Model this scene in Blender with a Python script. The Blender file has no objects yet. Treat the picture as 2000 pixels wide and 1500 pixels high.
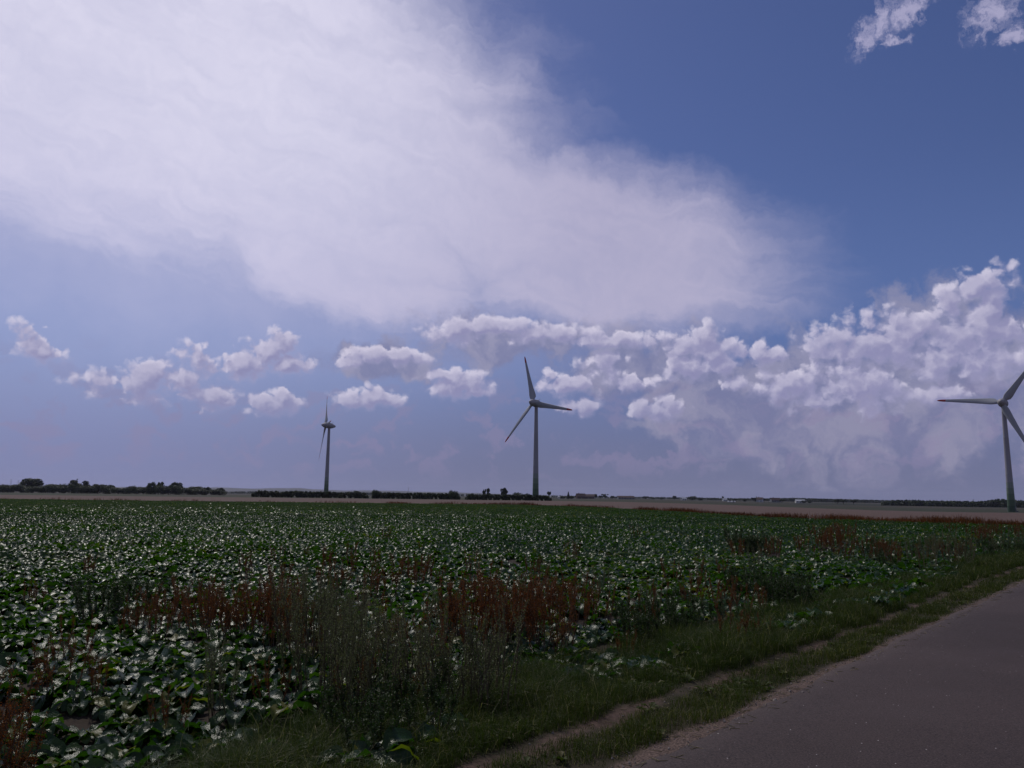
import bpy, math, random
import numpy as np
random.seed(7); rng = np.random.default_rng(11)
SC = bpy.context.scene; COL = SC.collection
EYE = 1.7; F = 1500.0
PITCH = math.atan(219.5/F); ROLL = math.atan(.0125)
fw = np.array([0, math.cos(PITCH), math.sin(PITCH)]); r0 = np.array([1., 0, 0]); u0 = np.array([0, -math.sin(PITCH), math.cos(PITCH)])
up = math.cos(ROLL)*u0 - math.sin(ROLL)*r0; rt = math.cos(ROLL)*r0 + math.sin(ROLL)*u0
def pdir(px, py):
    d = fw + rt*(px-1000)/F - up*(py-750)/F
    return d/np.linalg.norm(d)
def azel(px, py):
    d = pdir(px, py); return math.degrees(math.atan2(d[0], d[1])), math.degrees(math.asin(d[2]))
def gpt(px, py, z=0):
    d = pdir(px, py); k = (z-EYE)/d[2]; return d[0]*k, d[1]*k
# ---------------------------------------------------------------- camera
cam = bpy.data.cameras.new('camera'); co = bpy.data.objects.new('camera', cam); COL.objects.link(co); SC.camera = co
cam.sensor_width = 36; cam.lens = 27; cam.clip_end = 60000; cam.clip_start = .05
from mathutils import Matrix, Vector
M = Matrix(((rt[0], up[0], -fw[0], 0), (rt[1], up[1], -fw[1], 0), (rt[2], up[2], -fw[2], EYE), (0, 0, 0, 1)))
co.matrix_world = M
# ---------------------------------------------------------------- sun
SUN_EL, SUN_AZ = 50.0, -34.0
sl = bpy.data.lights.new('sun', 'SUN'); so = bpy.data.objects.new('sun', sl); COL.objects.link(so)
sl.energy = 2.0; sl.angle = math.radians(.53); sl.color = (1, .95, .87)
sv = Vector((math.sin(math.radians(SUN_AZ))*math.cos(math.radians(SUN_EL)), math.cos(math.radians(SUN_AZ))*math.cos(math.radians(SUN_EL)), math.sin(math.radians(SUN_EL))))
so.rotation_euler = sv.to_track_quat('Z', 'Y').to_euler()
SC.view_settings.view_transform = 'Standard'; SC.view_settings.look = 'None'; SC.view_settings.exposure = 0; SC.view_settings.gamma = 1
SC.render.engine = 'CYCLES'
# ---------------------------------------------------------------- node helper
class V:
    def __init__(s, nt, o): s.nt = nt; s.o = o
    def _m(s, op, *a, clamp=False): return nmath(s.nt, op, s, *a, clamp=clamp)
    def __add__(s, b): return s._m('ADD', b)
    def __radd__(s, b): return s._m('ADD', b)
    def __sub__(s, b): return s._m('SUBTRACT', b)
    def __rsub__(s, b): return nmath(s.nt, 'SUBTRACT', b, s)
    def __mul__(s, b): return s._m('MULTIPLY', b)
    def __rmul__(s, b): return s._m('MULTIPLY', b)
    def __truediv__(s, b): return s._m('DIVIDE', b)
    def max(s, b): return s._m('MAXIMUM', b)
    def min(s, b): return s._m('MINIMUM', b)
    def clamp(s): return s._m('ADD', 0.0, clamp=True)
def setin(nt, sock, v):
    if isinstance(v, V): nt.links.new(v.o, sock)
    elif hasattr(v, 'links'): nt.links.new(v, sock)
    else: sock.default_value = v
def nmath(nt, op, *a, clamp=False):
    n = nt.nodes.new('ShaderNodeMath'); n.operation = op; n.use_clamp = clamp
    for i, v in enumerate(a): setin(nt, n.inputs[i], v)
    return V(nt, n.outputs[0])
def vmath(nt, op, *a, out=0):
    n = nt.nodes.new('ShaderNodeVectorMath'); n.operation = op
    for i, v in enumerate(a): setin(nt, n.inputs[i], v)
    return V(nt, n.outputs[out])
def sstep(nt, x, a, b, c=0., d=1.):
    n = nt.nodes.new('ShaderNodeMapRange'); n.interpolation_type = 'SMOOTHSTEP'
    for i, v in enumerate((x, a, b, c, d)): setin(nt, n.inputs[i], v)
    return V(nt, n.outputs[0])
def lstep(nt, x, a, b, c=0., d=1.):
    n = nt.nodes.new('ShaderNodeMapRange')
    for i, v in enumerate((x, a, b, c, d)): setin(nt, n.inputs[i], v)
    return V(nt, n.outputs[0])
def noise(nt, vec, scale, detail=4, rough=.5, dist=0., out=0, dims='3D', lac=2.):
    n = nt.nodes.new('ShaderNodeTexNoise'); n.noise_dimensions = dims
    setin(nt, n.inputs['Vector'], vec); n.inputs['Scale'].default_value = scale; n.inputs['Detail'].default_value = detail
    n.inputs['Roughness'].default_value = rough; n.inputs['Distortion'].default_value = dist; n.inputs['Lacunarity'].default_value = lac
    return V(nt, n.outputs[out])
def mix(nt, f, a, b, blend='MIX'):
    n = nt.nodes.new('ShaderNodeMix'); n.data_type = 'RGBA'; n.blend_type = blend
    setin(nt, n.inputs[0], f)
    for s, v in ((n.inputs[6], a), (n.inputs[7], b)):
        if isinstance(v, (tuple, list)) and len(v) == 3: v = (*v, 1)
        setin(nt, s, v)
    return V(nt, n.outputs[2])
def comb(nt, x, y, z=0.):
    n = nt.nodes.new('ShaderNodeCombineXYZ')
    for i, v in enumerate((x, y, z)): setin(nt, n.inputs[i], v)
    return V(nt, n.outputs[0])
SKY_T = (.77, .80, 1.2)
# ---------------------------------------------------------------- sky (world)
W = bpy.data.worlds.new('World'); SC.world = W; W.use_nodes = True
nt = W.node_tree; nt.nodes.clear()
sk = nt.nodes.new('ShaderNodeTexSky'); sk.sky_type = 'NISHITA'; sk.sun_disc = False
sk.sun_elevation = math.radians(SUN_EL); sk.sun_rotation = math.radians(SUN_AZ)
sk.air_density = 1.0; sk.dust_density = .6; sk.ozone_density = 2.0
tc = nt.nodes.new('ShaderNodeTexCoord')
sep = nt.nodes.new('ShaderNodeSeparateXYZ'); nt.links.new(tc.outputs['Generated'], sep.inputs[0])
X, Y, Z = [V(nt, o) for o in sep.outputs]
AZ = nmath(nt, 'ARCTAN2', X, Y)*57.2958; EL = nmath(nt, 'ARCSINE', Z)*57.2958
P = comb(nt, AZ, EL)
def noise2(nt, vec, scale, detail=4, rough=.5, dist=0., out=0):
    return noise(nt, vec, scale, detail, rough, dist, out, dims='2D')
DEG = 26.5   # photo pixels per degree, roughly
warp = vmath(nt, 'MULTIPLY', vmath(nt, 'SUBTRACT', noise2(nt, P, .22, 5, .6, out=1), (.5, .5, .5)), (6., 5., 0.))
Pw = vmath(nt, 'ADD', P, warp)
fine = vmath(nt, 'MULTIPLY', vmath(nt, 'SUBTRACT', noise2(nt, P, .9, 6, .6, out=1), (.5, .5, .5)), (1.5, 1.3, 0.))
def dist_to(vec, px, py, rx, ry, rot=0):
    "elliptic distance: 0 in the middle of a lobe, 1 at its rim"
    a, e = azel(px, py)
    if rot:
        n = nt.nodes.new('ShaderNodeVectorRotate'); n.rotation_type = 'Z_AXIS'; setin(nt, n.inputs['Vector'], vec); n.inputs['Center'].default_value = (a, e, 0); n.inputs['Angle'].default_value = math.radians(-rot)
        vec = V(nt, n.outputs[0])
    sx, sy = DEG/rx, DEG/ry
    return vmath(nt, 'LENGTH', vmath(nt, 'MULTIPLY_ADD', vec, (sx, sy, 0), (-a*sx, -e*sy, 0)), out=1)
def union(vec, L):
    o = None
    for b in L:
        x = dist_to(vec, *b); o = x if o is None else o.min(x)
    return 1.0 - o
K = 20.0     # the background runs at strength 0.05
def c(r, g, b): return (r*K, g*K, b*K)
# clear sky: physical sky, slightly graded to the cool violet of the photograph
base = mix(nt, 1.0, sk.outputs[0], (SKY_T[0], SKY_T[1], SKY_T[2]), 'MULTIPLY')
plain0 = mix(nt, .35, base, c(.42, .43, .60))
# air light low over the horizon
lowf = sstep(nt, EL, 24., 3.)
lowcol = mix(nt, sstep(nt, AZ, -34., 22.), c(.30, .355, .60), c(.095, .155, .37))
lowcol = mix(nt, sstep(nt, EL, 12., 1.), lowcol, mix(nt, sstep(nt, AZ, -32., 4.), c(.205, .228, .42), c(.150, .165, .290)))
base = mix(nt, lowf*.95, base, lowcol)
# brightness toward the sun
# veil of high ice cloud
veilw = vmath(nt, 'ADD', P, vmath(nt, 'MULTIPLY', vmath(nt, 'SUBTRACT', noise2(nt, P, .13, 6, .62, out=1), (.5, .5, .5)), (6., 5., 0.)))
n_ = nt.nodes.new('ShaderNodeVectorRotate'); n_.rotation_type = 'Z_AXIS'; setin(nt, n_.inputs['Vector'], veilw); n_.inputs['Angle'].default_value = math.radians(12)
fib = noise2(nt, vmath(nt, 'MULTIPLY', V(nt, n_.outputs[0]), (.28, 1.3, 1.)), .34, 7, .62, .25)
v1 = (fib-.5)*.30 + union(veilw, [(120, 60, 1000, 430, -8), (680, 250, 560, 360, -30), (1080, 455, 560, 190, -14), (1200, 560, 400, 92, -1), (700, 480, 380, 190, -10)])
va = sstep(nt, v1, -.16, .52).max(sstep(nt, union(veilw, [(250, 380, 1250, 330, -6)]), -.05, .8)*.55)
mot = noise2(nt, veilw, .8, 7, .62)
va = va*lstep(nt, fib, .3, .6, .88, 1.0)*lstep(nt, mot, .3, .65, .94, 1.)
edge = sstep(nt, v1, .0, .35)*(1.-sstep(nt, v1, .35, .8))
vcol = mix(nt, sstep(nt, AZ, -32., 12.), c(.59, .57, .77), c(.46, .435, .605))
vcol = mix(nt, sstep(nt, EL, 10., 28.)*sstep(nt, AZ, 8., -20.), vcol, c(.72, .70, .86))
base = mix(nt, (va*.95).clamp(), base, vcol)
# grey lilac cloud mass low on the right and broad soft bank in the middle
softw = Pw
s1 = union(softw, [(1820, 760, 430, 190, 4), (1480, 830, 260, 90), (1950, 700, 330, 120), (1500, 760, 330, 110), (1280, 720, 240, 90), (1000, 665, 260, 60), (740, 705, 160, 40)])
big = noise2(nt, Pw, .35, 6, .55)
sa = sstep(nt, s1 + (big-.5)*.9, .02, .55)
base = mix(nt, (sa*.75).clamp(), base, mix(nt, sstep(nt, big, .35, .68), c(.20, .205, .35), c(.32, .305, .43)))
# faint distant cumulus near the horizon
lc = noise2(nt, vmath(nt, 'MULTIPLY', Pw, (.55, 1.1, 1.)), .55, 6, .55)
la = sstep(nt, lc, .50, .66)*sstep(nt, EL, 0.2, 3.)*sstep(nt, EL, 11., 5.)
base = mix(nt, la*.42, base, c(.27, .235, .385))
# thin torn wisps high on the right
wv = vmath(nt, 'ADD', P, vmath(nt, 'MULTIPLY', vmath(nt, 'SUBTRACT', noise2(nt, P, .8, 6, .65, out=1), (.5, .5, .5)), (2.6, 2.2, 0.)))
w1 = union(wv, [(1712, 50, 74, 30, 42), (1768, 22, 62, 30, 30), (1752, 78, 30, 14), (1935, 28, 62, 40, 20), (1985, 68, 36, 22)])
wn = noise2(nt, wv, 1.1, 7, .68)
wa = sstep(nt, w1 + (wn-.5)*1.6, .05, 1.0)
base = mix(nt, (wa*.7).clamp(), base, c(.50, .47, .66))
# crisp cumulus
BL = [(62,660,30,26,-25),(80,680,34,22,-20),(270,757,85,27),(298,733,38,30),(340,748,46,27),(410,780,52,22),(375,770,34,16),(440,785,30,12),
      (470,712,86,28),(520,695,46,32),(548,675,28,28),(560,712,46,27),(535,790,48,23),(548,775,24,22),(390,690,36,22),
      (700,783,50,18),(735,775,46,20),(760,782,28,14),(893,750,58,30),(875,735,36,20),(925,765,34,18),
      (930,638,80,20),(890,650,60,24),(990,640,60,18),(1070,655,90,20),(1190,665,110,16),(760,695,80,18),(690,705,40,14),
      (1375,690,62,48),(1380,660,40,24),(1345,715,46,30),(1325,685,34,16),(1405,715,36,22),
      (1185,715,50,30),(1110,752,52,24),(1135,795,40,18),(1280,800,52,22),(1300,790,20,18),(1075,735,16,14),(1480,690,60,20,-12),
      (1640,695,72,54),(1720,665,80,48),(1790,640,40,26),(1880,690,130,50),(1985,650,60,40),(1690,760,60,44),(1540,750,60,32),
      (1900,565,56,30,20),(1860,590,34,28,50),(1935,600,24,50),(1925,640,40,30),
      (1830,770,50,16),(1600,790,60,20),(1240,745,40,20),(1420,750,34,16)]
def bump(vec, sc, det):
    vo = nt.nodes.new('ShaderNodeTexVoronoi'); vo.voronoi_dimensions = '2D'; vo.feature = 'F1'; setin(nt, vo.inputs['Vector'], vec); vo.inputs['Scale'].default_value = sc
    vo.inputs['Detail'].default_value = det; vo.inputs['Roughness'].default_value = .55; vo.inputs['Lacunarity'].default_value = 2.3
    d = V(nt, vo.outputs['Distance'])
    return .35-d*d
def cum(vec):
    w = vmath(nt, 'ADD', vec, vmath(nt, 'MULTIPLY', vmath(nt, 'SUBTRACT', noise2(nt, vec, 1.3, 3, .55, out=1), (.5, .5, .5)), (.7, .55, 0.)))
    f = union(w, [(q[0], q[1], q[2]*1.28, q[3]*1.28) + tuple(q[4:]) for q in BL])
    return f*.85 + .20 + bump(w, .62, 1.5)*.44 + (noise2(nt, w, .9, 5, .55)-.5)*.34
f1 = cum(P); sdir = (-.34, .52, 0)
f2 = cum(vmath(nt, 'ADD', P, sdir))
dl = f1-f2
soft = lstep(nt, dl, -.7, .3, .95, .34)
ca = sstep(nt, f1, .10, .10+soft)
thick = sstep(nt, f1, .15, .85)
lit = sstep(nt, dl, -.15, .62)*(1.-thick*.5)
dimr = sstep(nt, EL, 0., 8.5)        # lower clouds stand farther off, behind more air
ccol = mix(nt, lit, mix(nt, thick, c(.37, .36, .545), c(.27, .265, .45)), c(.69, .65, .79))
ccol = mix(nt, dimr, mix(nt, .5, ccol, c(.20, .20, .35)), ccol)
base = mix(nt, (ca*lstep(nt, dimr, 0., 1., .30, .92)).clamp(), base, ccol)
# the full cloud deck is laid over the part of the sky ahead; behind and overhead an even thin veil
bg = nt.nodes.new('ShaderNodeBackground'); bg.inputs['Strength'].default_value = .05; nt.links.new(base.o, bg.inputs[0])
plain = mix(nt, sstep(nt, EL, 30., 2.)*.8, plain0, c(.17, .19, .34))
plain = mix(nt, sstep(nt, EL, -.3, -2.), plain, c(.06, .06, .07))
bg2 = nt.nodes.new('ShaderNodeBackground'); bg2.inputs['Strength'].default_value = .05; nt.links.new(plain.o, bg2.inputs[0])
gate = sstep(nt, AZ, -62., -54.)*sstep(nt, AZ, 62., 54.)*sstep(nt, EL, 66., 55.)*sstep(nt, EL, -.8, -.4)
ms = nt.nodes.new('ShaderNodeMixShader'); nt.links.new(gate.o, ms.inputs[0]); nt.links.new(bg2.outputs[0], ms.inputs[1]); nt.links.new(bg.outputs[0], ms.inputs[2])
wo = nt.nodes.new('ShaderNodeOutputWorld'); nt.links.new(ms.outputs[0], wo.inputs[0])
W.cycles.sampling_method = 'MANUAL'; W.cycles.sample_map_resolution = 256
# ---------------------------------------------------------------- materials
def new_mat(name):
    m = bpy.data.materials.new(name); m.use_nodes = True; n = m.node_tree; b = n.nodes['Principled BSDF']; return m, n, b
def pset(b, **k):
    for a, v in k.items():
        s = b.inputs[{'col': 'Base Color', 'rough': 'Roughness', 'spec': 'Specular IOR Level', 'metal': 'Metallic'}[a]]
        if isinstance(v, V): v.nt.links.new(v.o, s)
        else: s.default_value = (*v, 1) if isinstance(v, (tuple, list)) and len(v) == 3 else v
def bump(n, b, h, dist, strength=1.):
    bn = n.nodes.new('ShaderNodeBump'); setin(n, bn.inputs['Height'], h); bn.inputs['Distance'].default_value = dist; bn.inputs['Strength'].default_value = strength
    n.links.new(bn.outputs[0], b.inputs['Normal'])
def attr(n, name, kind='Fac'):
    a = n.nodes.new('ShaderNodeAttribute'); a.attribute_name = name; return V(n, a.outputs[kind])
def geo_pos(n):
    g = n.nodes.new('ShaderNodeNewGeometry'); return V(n, g.outputs['Position'])
def obj_pos(n):
    g = n.nodes.new('ShaderNodeTexCoord'); return V(n, g.outputs['Object'])
def objrand(n):
    g = n.nodes.new('ShaderNodeObjectInfo'); return V(n, g.outputs['Random'])
def leafy(name, cols, rough=.4, spec=.5, trans=.35, tcol=None, bscale=0, bdist=.004, vary=1.0):
    """foliage: colour picked by the per-leaf 'tint' attribute, gloss on top and light let through"""
    m, n, b = new_mat(name)
    t = attr(n, 'tint')
    rmp = n.nodes.new('ShaderNodeValToRGB'); e = rmp.color_ramp.elements
    while len(e) < len(cols): e.new(.5)
    for i, (p, c_) in enumerate(cols): e[i].position = p; e[i].color = (*c_, 1)
    n.links.new(t.o, rmp.inputs[0]); col = V(n, rmp.outputs[0])
    pset(b, col=col, rough=rough, spec=spec)
    if bscale:
        bump(n, b, noise(n, obj_pos(n) if vary else geo_pos(n), bscale, 3, .6), bdist, 1.)
    if trans:
        tr = n.nodes.new('ShaderNodeBsdfTranslucent')
        tc_ = mix(n, 1., col, (*((tcol or (1.2, 1.6, .5))), 1), 'MULTIPLY'); n.links.new(tc_.o, tr.inputs[0])
        mx = n.nodes.new('ShaderNodeMixShader'); mx.inputs[0].default_value = trans
        n.links.new(b.outputs[0], mx.inputs[1]); n.links.new(tr.outputs[0], mx.inputs[2])
        n.links.new(mx.outputs[0], n.nodes['Material Output'].inputs[0])
    return m
BC = [(0, (.011, .030, .006)), (.6, (.023, .053, .008)), (.9, (.048, .082, .011)), (1, (.11, .11, .018))]
BEET = leafy('beet_leaf', BC, rough=.27, spec=.27, trans=.34, tcol=(1.3, 1.9, .35), bscale=55, bdist=.006)
BEET_MID = leafy('beet_leaf_midfield', BC, rough=.36, spec=.21, trans=.3, tcol=(1.3, 1.9, .35))
BEET_FAR = leafy('beet_leaf_far', BC, rough=.85, spec=.06, trans=.25, tcol=(1.3, 1.9, .35))
GRASS = leafy('grass_blade', [(0, (.020, .034, .006)), (.55, (.042, .056, .010)), (.85, (.095, .080, .030)), (1, (.26, .21, .13))], rough=.6, spec=.15, trans=.3)
DOCK = leafy('dock_seed', [(0, (.045, .025, .009)), (.5, (.12, .052, .014)), (1, (.26, .11, .026))], rough=.8, spec=.1, trans=.25, tcol=(1.6, .9, .5))
GOOSE = leafy('weed_leaf', [(0, (.045, .060, .022)), (.5, (.12, .13, .06)), (1, (.25, .24, .14))], rough=.8, spec=.2, trans=.25, tcol=(1.2, 1.4, .8))
DARKW = leafy('dark_weed_leaf', [(0, (.014, .030, .007)), (.6, (.028, .050, .012)), (1, (.06, .07, .02))], rough=.6, spec=.25, trans=.25)
CROWN = leafy('tree_leaf', [(0, (.014, .024, .010)), (.5, (.026, .040, .016)), (1, (.048, .064, .026))], rough=.6, spec=.25, trans=.2, tcol=(1.1, 1.4, .6))
HEDGE = leafy('hedge_leaf', [(0, (.016, .024, .010)), (.5, (.028, .040, .015)), (1, (.05, .06, .025))], rough=.6, spec=.25, trans=.2, tcol=(1.1, 1.4, .6))
m, n, b = new_mat('bark'); pset(b, col=mix(n, noise(n, obj_pos(n), 6, 5), (.03, .024, .018), (.09, .075, .06)), rough=.9); BARK = m
m, n, b = new_mat('weed_stem'); pset(b, col=mix(n, noise(n, obj_pos(n), 9, 3), (.05, .025, .014), (.09, .06, .03)), rough=.7); STEM = m
# asphalt: dark binder, pale chips, worn paler wheel lanes, cracks, dust by the verge
AE = math.radians(41.17); ex, ey = math.sin(AE), math.cos(AE)
RP = gpt(1245, 1500)
def t_of(x, y): return (x-RP[0])*(-ey) + (y-RP[1])*ex      # metres left of the road edge
def s_of(x, y): return (x-RP[0])*ex + (y-RP[1])*ey         # metres along the road
def w_of(t, s): return RP[0]+t*(-ey)+s*ex, RP[1]+t*ex+s*ey
m, n, b = new_mat('asphalt'); p = geo_pos(n)
nz = noise(n, p, 1.3, 5, .6); agg = noise(n, p, 75, 4, .75); patch = noise(n, p, .35, 4, .5)
col = mix(n, sstep(n, patch, .35, .68), (.027, .0184, .0172), (.046, .0315, .0295))
col = mix(n, sstep(n, agg, .35, .75)*.75, mix(n, sstep(n, agg, .48, .3), col, (.012, .0095, .0095)), (.092, .064, .059))
vo = n.nodes.new('ShaderNodeTexVoronoi'); setin(n, vo.inputs['Vector'], p); vo.inputs['Scale'].default_value = 34
chip = sstep(n, V(n, vo.outputs['Distance']), .20, .12); crn = n.nodes.new('ShaderNodeSeparateColor'); n.links.new(vo.outputs['Color'], crn.inputs[0])
col = mix(n, chip*sstep(n, V(n, crn.outputs[0]), .968, .978), col, (.60, .55, .53))
col = mix(n, chip*sstep(n, V(n, crn.outputs[1]), .70, .72)*.6, col, (.15, .12, .118))
tt = n.nodes.new('ShaderNodeVectorMath'); tt.operation = 'DOT_PRODUCT'; setin(n, tt.inputs[0], p); tt.inputs[1].default_value = (-ey, ex, 0)
tv = V(n, tt.outputs[1]) - (-RP[0]*ey + RP[1]*ex)
dust = sstep(n, tv + (nz-.5)*.2, -.07, .06)
col = mix(n, dust*.7*sstep(n, noise(n, p, 9, 4, .6), .3, .7), col, (.085, .062, .052))
pset(b, col=col, rough=mix(n, nz, (.75,)*3, (.92,)*3), spec=.25)
bump(n, b, agg + chip*.3, .006, .8); ASPH = m
# ground: one sheet, worn into field soil, verge earth, wheel track, gravel, stubble and far pasture
m, n, b = new_mat('ground'); p = geo_pos(n)
tt = n.nodes.new('ShaderNodeVectorMath'); tt.operation = 'DOT_PRODUCT'; setin(n, tt.inputs[0], p); tt.inputs[1].default_value = (-ey, ex, 0)
tv = V(n, tt.outputs[1]) - (-RP[0]*ey + RP[1]*ex)
n1 = noise(n, p, 1.1, 5, .6); n2 = noise(n, p, 12, 5, .65); n3 = noise(n, p, 60, 3, .6)
soil = mix(n, n2, (.018, .013, .009), (.05, .037, .027))
verge = mix(n, n2, (.018, .018, .009), (.045, .034, .02))
dirt = mix(n, sstep(n, n2, .3, .7), (.05, .031, .025), (.115, .076, .060))
grav = mix(n, sstep(n, n3, .4, .62), (.045, .030, .024), (.14, .098, .080))
tw = tv + (n1-.5)*.5
col = mix(n, sstep(n, tv, 2.2, 1.4), soil, verge)
trk = sstep(n, tw, .64, .76)*sstep(n, tw, .97, .85)*sstep(n, noise(n, p, 1.3, 5, .65), .40, .58)
col = mix(n, trk, col, dirt)
col = mix(n, sstep(n, tv + (n1-.5)*.35, .30, .16), col, grav)
reg = attr(n, 'region', 'Color'); sp = n.nodes.new('ShaderNodeSeparateColor'); n.links.new(reg.o, sp.inputs[0])
r_, g_, b_ = [V(n, o) for o in sp.outputs]
str_n = noise(n, vmath(n, 'MULTIPLY', p, (.05, .25, 1.)), 1., 5, .6)
stub = mix(n, str_n, (.085, .056, .045), (.13, .088, .071))
stub = mix(n, noise(n, p, 5, 4, .7)*.6, stub, (.07, .042, .035))
col = mix(n, r_, col, stub)
pas = mix(n, noise(n, vmath(n, 'MULTIPLY', p, (.004, .018, 1.)), 1., 4, .55), (.020, .026, .011), (.040, .042, .022))
col = mix(n, g_, col, pas)
far = mix(n, sstep(n, noise(n, vmath(n, 'MULTIPLY', p, (.0014, .0046, 1.)), 1., 3, .5), .42, .58), (.016, .022, .012), (.055, .048, .033))
col = mix(n, b_, col, far)
pset(b, col=col, rough=.95, spec=.15); bump(n, b, n2*.6+n3*.25, .03, .6); GROUND = m
def plain(name, c_, rough=.6, spec=.3, var=.25, sc=4.):
    m, n, b = new_mat(name); d = tuple(x*(1-var) for x in c_)
    pset(b, col=mix(n, noise(n, obj_pos(n), sc, 4, .6), d, c_), rough=rough, spec=spec); return m
# turbine paint: light grey with weather streaks; graded green rings at the tower foot
m, n, b = new_mat('tower_paint'); p = obj_pos(n); sz = n.nodes.new('ShaderNodeSeparateXYZ'); setin(n, sz.inputs[0], p); zz = V(n, sz.outputs[2])
grey = mix(n, noise(n, vmath(n, 'MULTIPLY', p, (1., 1., .08)), 1.2, 5, .6), (.23, .218, .225), (.30, .287, .294))
col = grey
for h, cc in ((17.5, (.20, .23, .19)), (14.2, (.14, .18, .12)), (10.8, (.085, .13, .07)), (7.2, (.05, .09, .04)), (3.6, (.025, .055, .022))):
    col = mix(n, sstep(n, zz, h, h-.05), col, cc)
for h in (22., 44.):
    col = mix(n, sstep(n, zz, h-.12, h-.08)*sstep(n, zz, h+.12, h+.08)*.5, col, (.2, .2, .2))
pset(b, col=col, rough=.45, spec=.4); TOWER = m
NAC = plain('turbine_paint', (.32, .31, .315), .6, .3, .12, .8)
BLADE = plain('blade_paint', (.31, .32, .33), .5, .35, .08, .5)
REDP = plain('red_warning_paint', (.42, .035, .022), .45, .4, .3, .6)
DOOR = plain('door_paint', (.12, .14, .12), .5)
STEEL = plain('galvanised_steel', (.28, .29, .30), .5, .5)
HAZE = 4e-5
WEEDS = [  # kind, pixel box of the feet, count, size range, label, group
 ('D', 60, 1500, 1130, 1330, 46, .45, .85, 'single thin dock plant scattered among the beet rows', 'docks scattered in the beets'),
 ('G', 250, 1500, 1120, 1300, 14, .5, .8, 'single pale weed poking out of the beet rows', 'pale weeds scattered in the beets'),
 ('D', 640, 860, 1290, 1420, 8, .6, .9, 'brown dock plant mixed into the goosefoot thicket', 'docks in the goosefoot thicket'),
 ('D', 430, 590, 1225, 1250, 17, .8, 1.1, 'rust red dock plant in the clump left of the pale weeds', 'docks left of the pale weeds'),
 ('D', 905, 1035, 1238, 1275, 20, .9, 1.2, 'bright rusty dock plant in the tall clump below the middle turbine', 'docks below the middle turbine'),
 ('D', 1060, 1140, 1195, 1225, 9, .8, 1.05, 'brown dock plant just right of the brightest rusty clump', 'docks right of the rusty clump'),
 ('D', 285, 425, 1195, 1235, 11, .55, .85, 'dull brown dock plant in the far left weedy patch', 'docks of the left weedy patch'),
 ('D', 610, 900, 1120, 1170, 26, .6, .95, 'thin reddish dock plant in the belt beyond the pale weeds', 'docks beyond the pale weeds'),
 ('D', -90, 40, 1520, 1620, 5, .8, .95, 'orange brown dock plant at the lower left corner', 'docks at the lower left corner'),
 ('D', 120, 190, 1290, 1420, 4, .55, .8, 'small dark dock plant among beets near the left edge', 'docks among the left beets'),
 ('D', 1330, 1425, 1150, 1190, 8, .6, .85, 'brown dock plant at the beet edge near the verge', 'docks at the beet edge'),
 ('D', 1592, 1645, 1068, 1080, 9, 1.15, 1.5, 'tall orange dock plant standing above the far right beets', 'tall orange docks'),
 ('D', 1500, 1790, 1072, 1096, 30, .7, 1.05, 'red brown dock plant in the right hand belt of weeds', 'docks of the right belt'),
 ('D', 1850, 2040, 1040, 1056, 30, .9, 1.2, 'dark red dock plant by the verge below the right turbine', 'docks below the right turbine'),
 ('G', 610, 665, 1275, 1300, 5, .95, 1.15, 'pale grey green goosefoot at the left end of the weed thicket', 'goosefoot at the left end'),
 ('G', 670, 870, 1330, 1410, 13, .85, 1.1, 'grey green goosefoot with feathery tops in the middle thicket', 'goosefoot in the middle thicket'),
 ('W', 590, 870, 1390, 1480, 8, .5, 1.05, 'dark bushy weed at the foot of the goosefoot thicket', 'bushy weeds under the goosefoot'),
 ('W', 195, 265, 1190, 1225, 5, .75, 1.05, 'dark upright weed standing among the left beets', 'dark weeds among the left beets'),
 ('W', 1240, 1340, 1215, 1262, 9, .6, .95, 'dark green weed at the grassy edge of the beets', 'dark weeds at the grassy edge'),
 ('W', 1475, 1570, 1160, 1192, 10, .8, 1.15, 'tall dark weed where the verge narrows on the right', 'dark weeds by the right verge'),
 ('W', 1435, 1490, 1068, 1084, 7, .95, 1.3, 'dark green weed rising from the distant right beets', 'dark weeds in the distant beets'),
 ('W', 1740, 2020, 1066, 1100, 24, .55, .95, 'green leafy weed along the far end of the verge', 'leafy weeds at the far verge'),
 ('G', 1790, 1990, 1062, 1095, 10, .8, 1.1, 'pale seeding weed along the far end of the verge', 'pale weeds at the far verge')]
# ---------------------------------------------------------------- mesh helpers
def link(o, parent=None):
    COL.objects.link(o)
    if parent: o.parent = parent
    return o
def tag(o, label=None, cat=None, group=None, kind=None):
    for k, v in (('label', label), ('category', cat), ('group', group), ('kind', kind)):
        if v: o[k] = v
    return o
def mesh_np(name, v, f, mat, tint=None, smooth=True):
    v = np.asarray(v, np.float32); f = np.asarray(f, np.int32); k = f.shape[1]
    me = bpy.data.meshes.new(name); me.vertices.add(len(v)); me.vertices.foreach_set('co', v.ravel())
    me.loops.add(f.size); me.loops.foreach_set('vertex_index', f.ravel())
    me.polygons.add(len(f)); me.polygons.foreach_set('loop_start', np.arange(0, f.size, k, dtype=np.int32))
    me.polygons.foreach_set('loop_total', np.full(len(f), k, np.int32))
    me.polygons.foreach_set('use_smooth', np.full(len(f), smooth))
    if tint is not None:
        a = me.attributes.new('tint', 'FLOAT', 'POINT'); a.data.foreach_set('value', np.asarray(tint, np.float32))
    me.update(calc_edges=True); me.materials.append(mat); return me
def obj(name, me, parent=None, loc=(0, 0, 0), **tags):
    o = bpy.data.objects.new(name, me); o.location = loc; link(o, parent); tag(o, **tags); return o
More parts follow.
